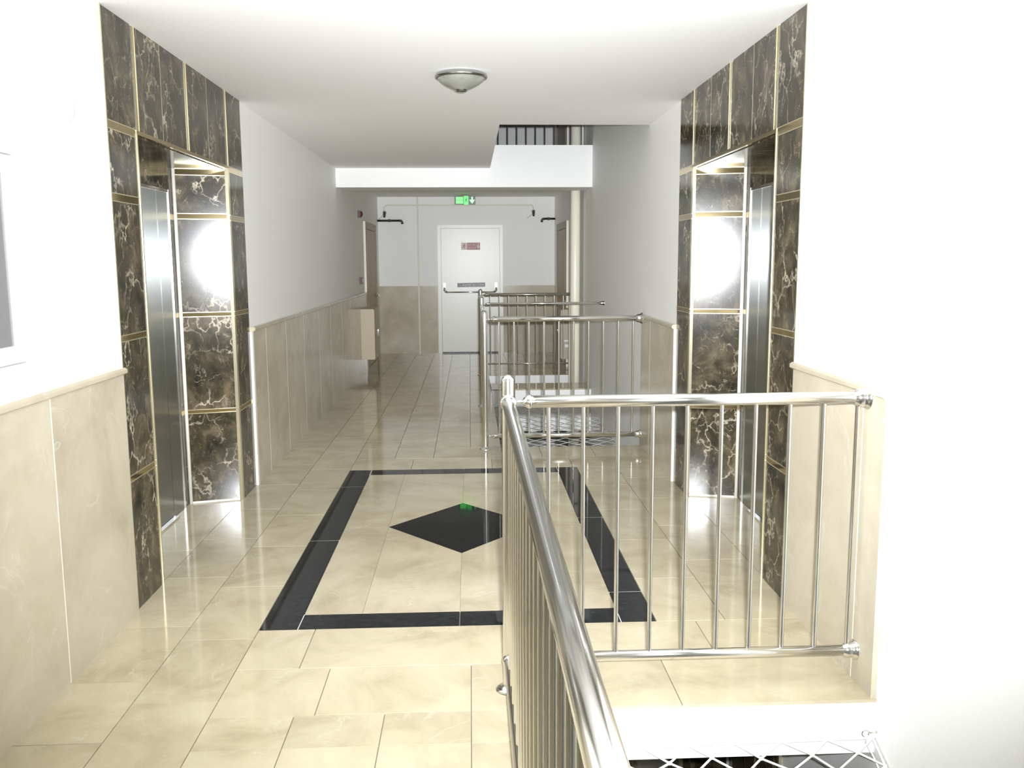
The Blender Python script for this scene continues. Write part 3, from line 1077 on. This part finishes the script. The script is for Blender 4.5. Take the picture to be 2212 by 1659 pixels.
slab('text_glow', 'sign_green', tf, ex0 + 0.020, ex0 + 0.134, EY - 0.003, EY - 0.002, ez0 + 0.010, ez0 + 0.062)
text_mesh('lettering', 'EXIT', 0.052, 'sign_text', tf, (ex0 + 0.026, EY - 0.0038, ez0 + 0.073), 0.001, 0.100)
text_mesh('lettering', 'ÇIKIŞ', 0.044, 'sign_text', tf, (ex0 + 0.026, EY - 0.0038, ez0 + 0.022), 0.001, 0.100)
arrow(af, 'arrow', 'sign_arrow', ex1 - 0.052, (ez0 + ez1) / 2, 0.078, 0.108, EY - 0.0022)
runner(df, 'sign_dark', ex0 + 0.182, (ez0 + ez1) / 2, 0.085, EY - 0.0022)
bb = B()
for xx in (ex0 + 0.05, ex1 - 0.05):
    bb.tube([(xx, EY + 0.025, ez1), ((ex0 + ex1) / 2, EY + 0.025, HC)], 0.0018, 5)
bb.build('hanging_wire', 'dark_metal', s)

# ------------------------------------------------------------------ conduit with lamp holders, black pipes on the far wall
s = thing('cable_conduit', (-0.84, Y1, 0), 'thin cream surface conduit running down and across the far wall', 'conduit')
B().box(-0.853, -0.828, Y1 - 0.045, Y1 - PT - 0.001, 0.0, HC).build('vertical_run', 'conduit', s)
B().box(-1.34, 1.02, Y1 - 0.020, Y1 - 0.001, 2.415, 2.435).build('horizontal_run', 'conduit', s)
B().tube([(-1.34, Y1 - 0.006, 2.425), (-1.385, Y1 - 0.006, 2.39), (-1.39, Y1 - 0.006, 2.34)], 0.006, 8).build('drop_cable', 'conduit', s)
B().tube([(1.02, Y1 - 0.006, 2.425), (1.045, Y1 - 0.006, 2.40), (1.05, Y1 - 0.006, 2.36)], 0.006, 8).build('drop_cable', 'conduit', s)


def holder(x, z, label):
    h = thing('lamp_holder', (x, Y1, z), label, 'lamp holder')
    bb = B(); bb.lathe((x, Y1, z + 0.02), (0, -1, 0), [(0, 0.032), (0.02, 0.032), (0.03, 0.022), (0.05, 0.022)], 14); bb.build('wall_base', 'conduit', h)
    bb = B(); bb.lathe((x, Y1 - 0.05, z + 0.03), (0, -0.35, -1), [(0, 0.0), (0.0, 0.018), (0.04, 0.022), (0.085, 0.018), (0.095, 0.014), (0.095, 0.0)], 14); bb.build('socket', 'dark_metal', h)
    bb = B(); bb.tube([(x - 0.012, Y1 - 0.05, z - 0.02), (x - 0.10, Y1 - 0.012, z - 0.085)], 0.006, 8); bb.build('shadow_rod', 'conduit', h)  # slanted rod added in place of the holder's cast shadow


holder(-1.375, 2.285, 'small bare lamp holder on the far wall, left of the fire door')
holder(1.05, 2.30, 'small bare lamp holder on the far wall, right of the fire door')


def black_pipe(x0, x1, z, label):
    s_ = 1 if x1 > x0 else -1
    h = thing('black_pipe', (x0, Y1 - 0.1, z), label, 'pipe')
    Yp = Y1 - 0.10
    bb = B(); bb.tube([(x0, Yp, z), (x1 - s_ * 0.03, Yp, z)], 0.017, 12); bb.build('pipe_body', 'black_plastic', h)
    bb = B(); bb.tube([(x1 - s_ * 0.045, Yp, z), (x1 - s_ * 0.012, Yp, z - 0.004), (x1, Yp, z - 0.022), (x1 + s_ * 0.006, Yp, z - 0.055)], 0.020, 12); bb.build('elbow', 'dark_metal', h)
    xm = (x0 + x1) / 2
    bb = B(); bb.lathe((xm, Yp, z), (s_, 0, 0), [(-0.02, 0.017), (-0.018, 0.023), (0.018, 0.023), (0.02, 0.017)], 12); bb.build('clip', 'dark_metal', h)
    bb = B(); bb.tube([(xm, Yp, z), (xm, Y1, z)], 0.007, 8); bb.build('bracket', 'dark_metal', h)


black_pipe(XL, -1.09, 2.172, 'black pipe with a drooping elbow end, on the far wall left of the fire door')
black_pipe(XR, 1.185, 2.196, 'short black pipe with a drooping elbow end, beside the right brown door')

# ------------------------------------------------------------------ alarm buttons, cabinets
for z, lab in ((2.150, 'small dark red alarm sounder high on the left wall by the brown door'), (1.262, 'small dark red call point low on the left wall above the wainscot')):
    h = thing('alarm_button', (XL, 12.27, z), lab, 'alarm')
    bb = B(); bb.box(XL, XL + 0.035, 12.215, 12.325, z - 0.045, z + 0.045); bb.build('base_box', 'red', h)
    if z > 2:
        bb = B(); bb.lathe((XL + 0.035, 12.27, z), (1, 0, 0), [(0, 0.036), (0.012, 0.034), (0.022, 0.022), (0.026, 0.0)], 16); bb.build('sounder_dome', 'red', h)
    else:
        bb = B(); bb.box(XL + 0.035, XL + 0.039, 12.245, 12.295, z - 0.025, z + 0.025); bb.build('glass_window', 'pink_print', h)


def cabinet(x0, x1, y0, y1, z0, z1, label, side, mat='cabinet'):
    h = thing('wall_cabinet', ((x0 + x1) / 2, (y0 + y1) / 2, z0), label, 'cabinet')
    slab('body', mat, h, x0, x1, y0, y1, z0, z1)
    xf = x1 if side < 0 else x0
    d = 0.012 if side < 0 else -0.012
    ym = (y0 + y1) / 2
    for a, c, yy in ((y0 + 0.004, ym - 0.003, ym - 0.05), (ym + 0.003, y1 - 0.004, ym + 0.05)):
        xa, xb = sorted((xf, xf + d))
        dr = slab('cabinet_door', mat, h, xa, xb, a, c, z0 + 0.01, z1 - 0.01)
        B().tube([(xf + d * 1.0, yy, (z0 + z1) / 2 + 0.06), (xf + d * 2.4, yy, (z0 + z1) / 2 + 0.05), (xf + d * 2.4, yy, (z0 + z1) / 2 - 0.05), (xf + d * 1.0, yy, (z0 + z1) / 2 - 0.06)], 0.005, 8).build('handle', 'chrome', dr)
    return h


cabinet(XL + PT, -1.302, 12.06, 12.66, 0.205, 0.885, 'beige narrow cabinet hung on the left wall beside the brown door', -1)
c_ = cabinet(1.255, XR, 12.25, 12.72, 0.165, 0.85, 'pale cabinet on the right wall behind the cream pipe', 1, 'cabinet_grey')
slab('paper_label', 'white_plastic', c_, 1.30, 1.375, 12.247, 12.25, 0.33, 0.37)
slab('paper_label', 'white_plastic', c_, 1.285, 1.365, 12.247, 12.25, 0.41, 0.43)

# ------------------------------------------------------------------ ceiling lamp
LX, LY = -0.036, 5.16
s = thing('ceiling_lamp', (LX, LY, HC), 'round chrome ceiling lamp with a shallow silvery glass bowl', 'ceiling lamp')
bb = B(); bb.lathe((LX, LY, HC), (0, 0, -1), [(0.0, 0.126), (0.008, 0.141), (0.019, 0.147), (0.028, 0.145), (0.032, 0.135), (0.028, 0.125)], 48); bb.build('rim', 'lamp_rim', s)
bb = B(); bb.lathe((LX, LY, HC), (0, 0, -1), [(0.028, 0.135), (0.046, 0.121), (0.065, 0.094), (0.081, 0.060), (0.091, 0.035)], 48); bb.build('glass_bowl', 'glass_dome', s)
bb = B(); bb.lathe((LX, LY, HC), (0, 0, -1), [(0.089, 0.037), (0.095, 0.035), (0.101, 0.025), (0.103, 0.0)], 24); bb.build('finial', 'lamp_rim', s)

# ------------------------------------------------------------------ things on the near left wall
s = thing('glazed_cabinet', (XL, 2.62, 1.2), 'white framed cabinet with a grey glass front on the near left wall', 'wall cabinet')
cy0, cy1, cz0, cz1 = 2.20, 3.05, 1.175, 1.885
for y0, y1, z0, z1 in ((cy0, cy1, cz0, cz0 + 0.02), (cy0, cy1, cz1 - 0.02, cz1), (cy0, cy0 + 0.02, cz0 + 0.02, cz1 - 0.02), (cy1 - 0.02, cy1, cz0 + 0.02, cz1 - 0.02)):
    slab('outer_frame', 'white_plastic', s, XL, XL + 0.028, y0, y1, z0, z1)
for y0, y1, z0, z1 in ((cy0 + 0.02, cy1 - 0.025, cz0 + 0.025, cz0 + 0.08), (cy0 + 0.02, cy1 - 0.025, cz1 - 0.08, cz1 - 0.025),
                       (cy0 + 0.02, cy0 + 0.09, cz0 + 0.08, cz1 - 0.08), (cy1 - 0.10, cy1 - 0.025, cz0 + 0.08, cz1 - 0.08)):
    slab('door_border', 'white_plastic', s, XL, XL + 0.022, y0, y1, z0, z1)
slab('back_panel', 'white_plastic', s, XL, XL + 0.004, cy0 + 0.01, cy1 - 0.01, cz0 + 0.01, cz1 - 0.01)
slab('glass_pane', 'grey_glass', s, XL + 0.010, XL + 0.015, cy0 + 0.09, cy1 - 0.10, cz0 + 0.08, cz1 - 0.08)

bb = B()
bb.lathe((XL, 3.44, 2.085), (1, 0, 0), [(0.0, 0.060), (0.012, 0.060), (0.026, 0.054), (0.038, 0.040), (0.044, 0.02), (0.046, 0.0)], 28)
tag(bb.build('wall_dome', 'white_plastic'), 'small white dome fitting on the left wall beside the dark marble', 'wall fitting')

# ------------------------------------------------------------------ repeats of one kind share a group
GROUPS = {'elevator_entrance': 'marble elevator entrances', 'stair_railing': 'stainless stair railings', 'safety_net': 'rope safety nets',
          'thin_pipe': 'thin shaft pipes', 'door_notice': 'notices on the fire door', 'lamp_holder': 'bare lamp holders on the far wall',
          'black_pipe': 'black pipes on the far wall', 'alarm_button': 'alarm buttons on the left wall', 'wall_cabinet': 'small cabinets by the side doors'}
for o in SC.objects:
    k = o.name.split('.')[0]
    if o.parent is None and k in GROUPS and 'label' in o:
        o['group'] = GROUPS[k]
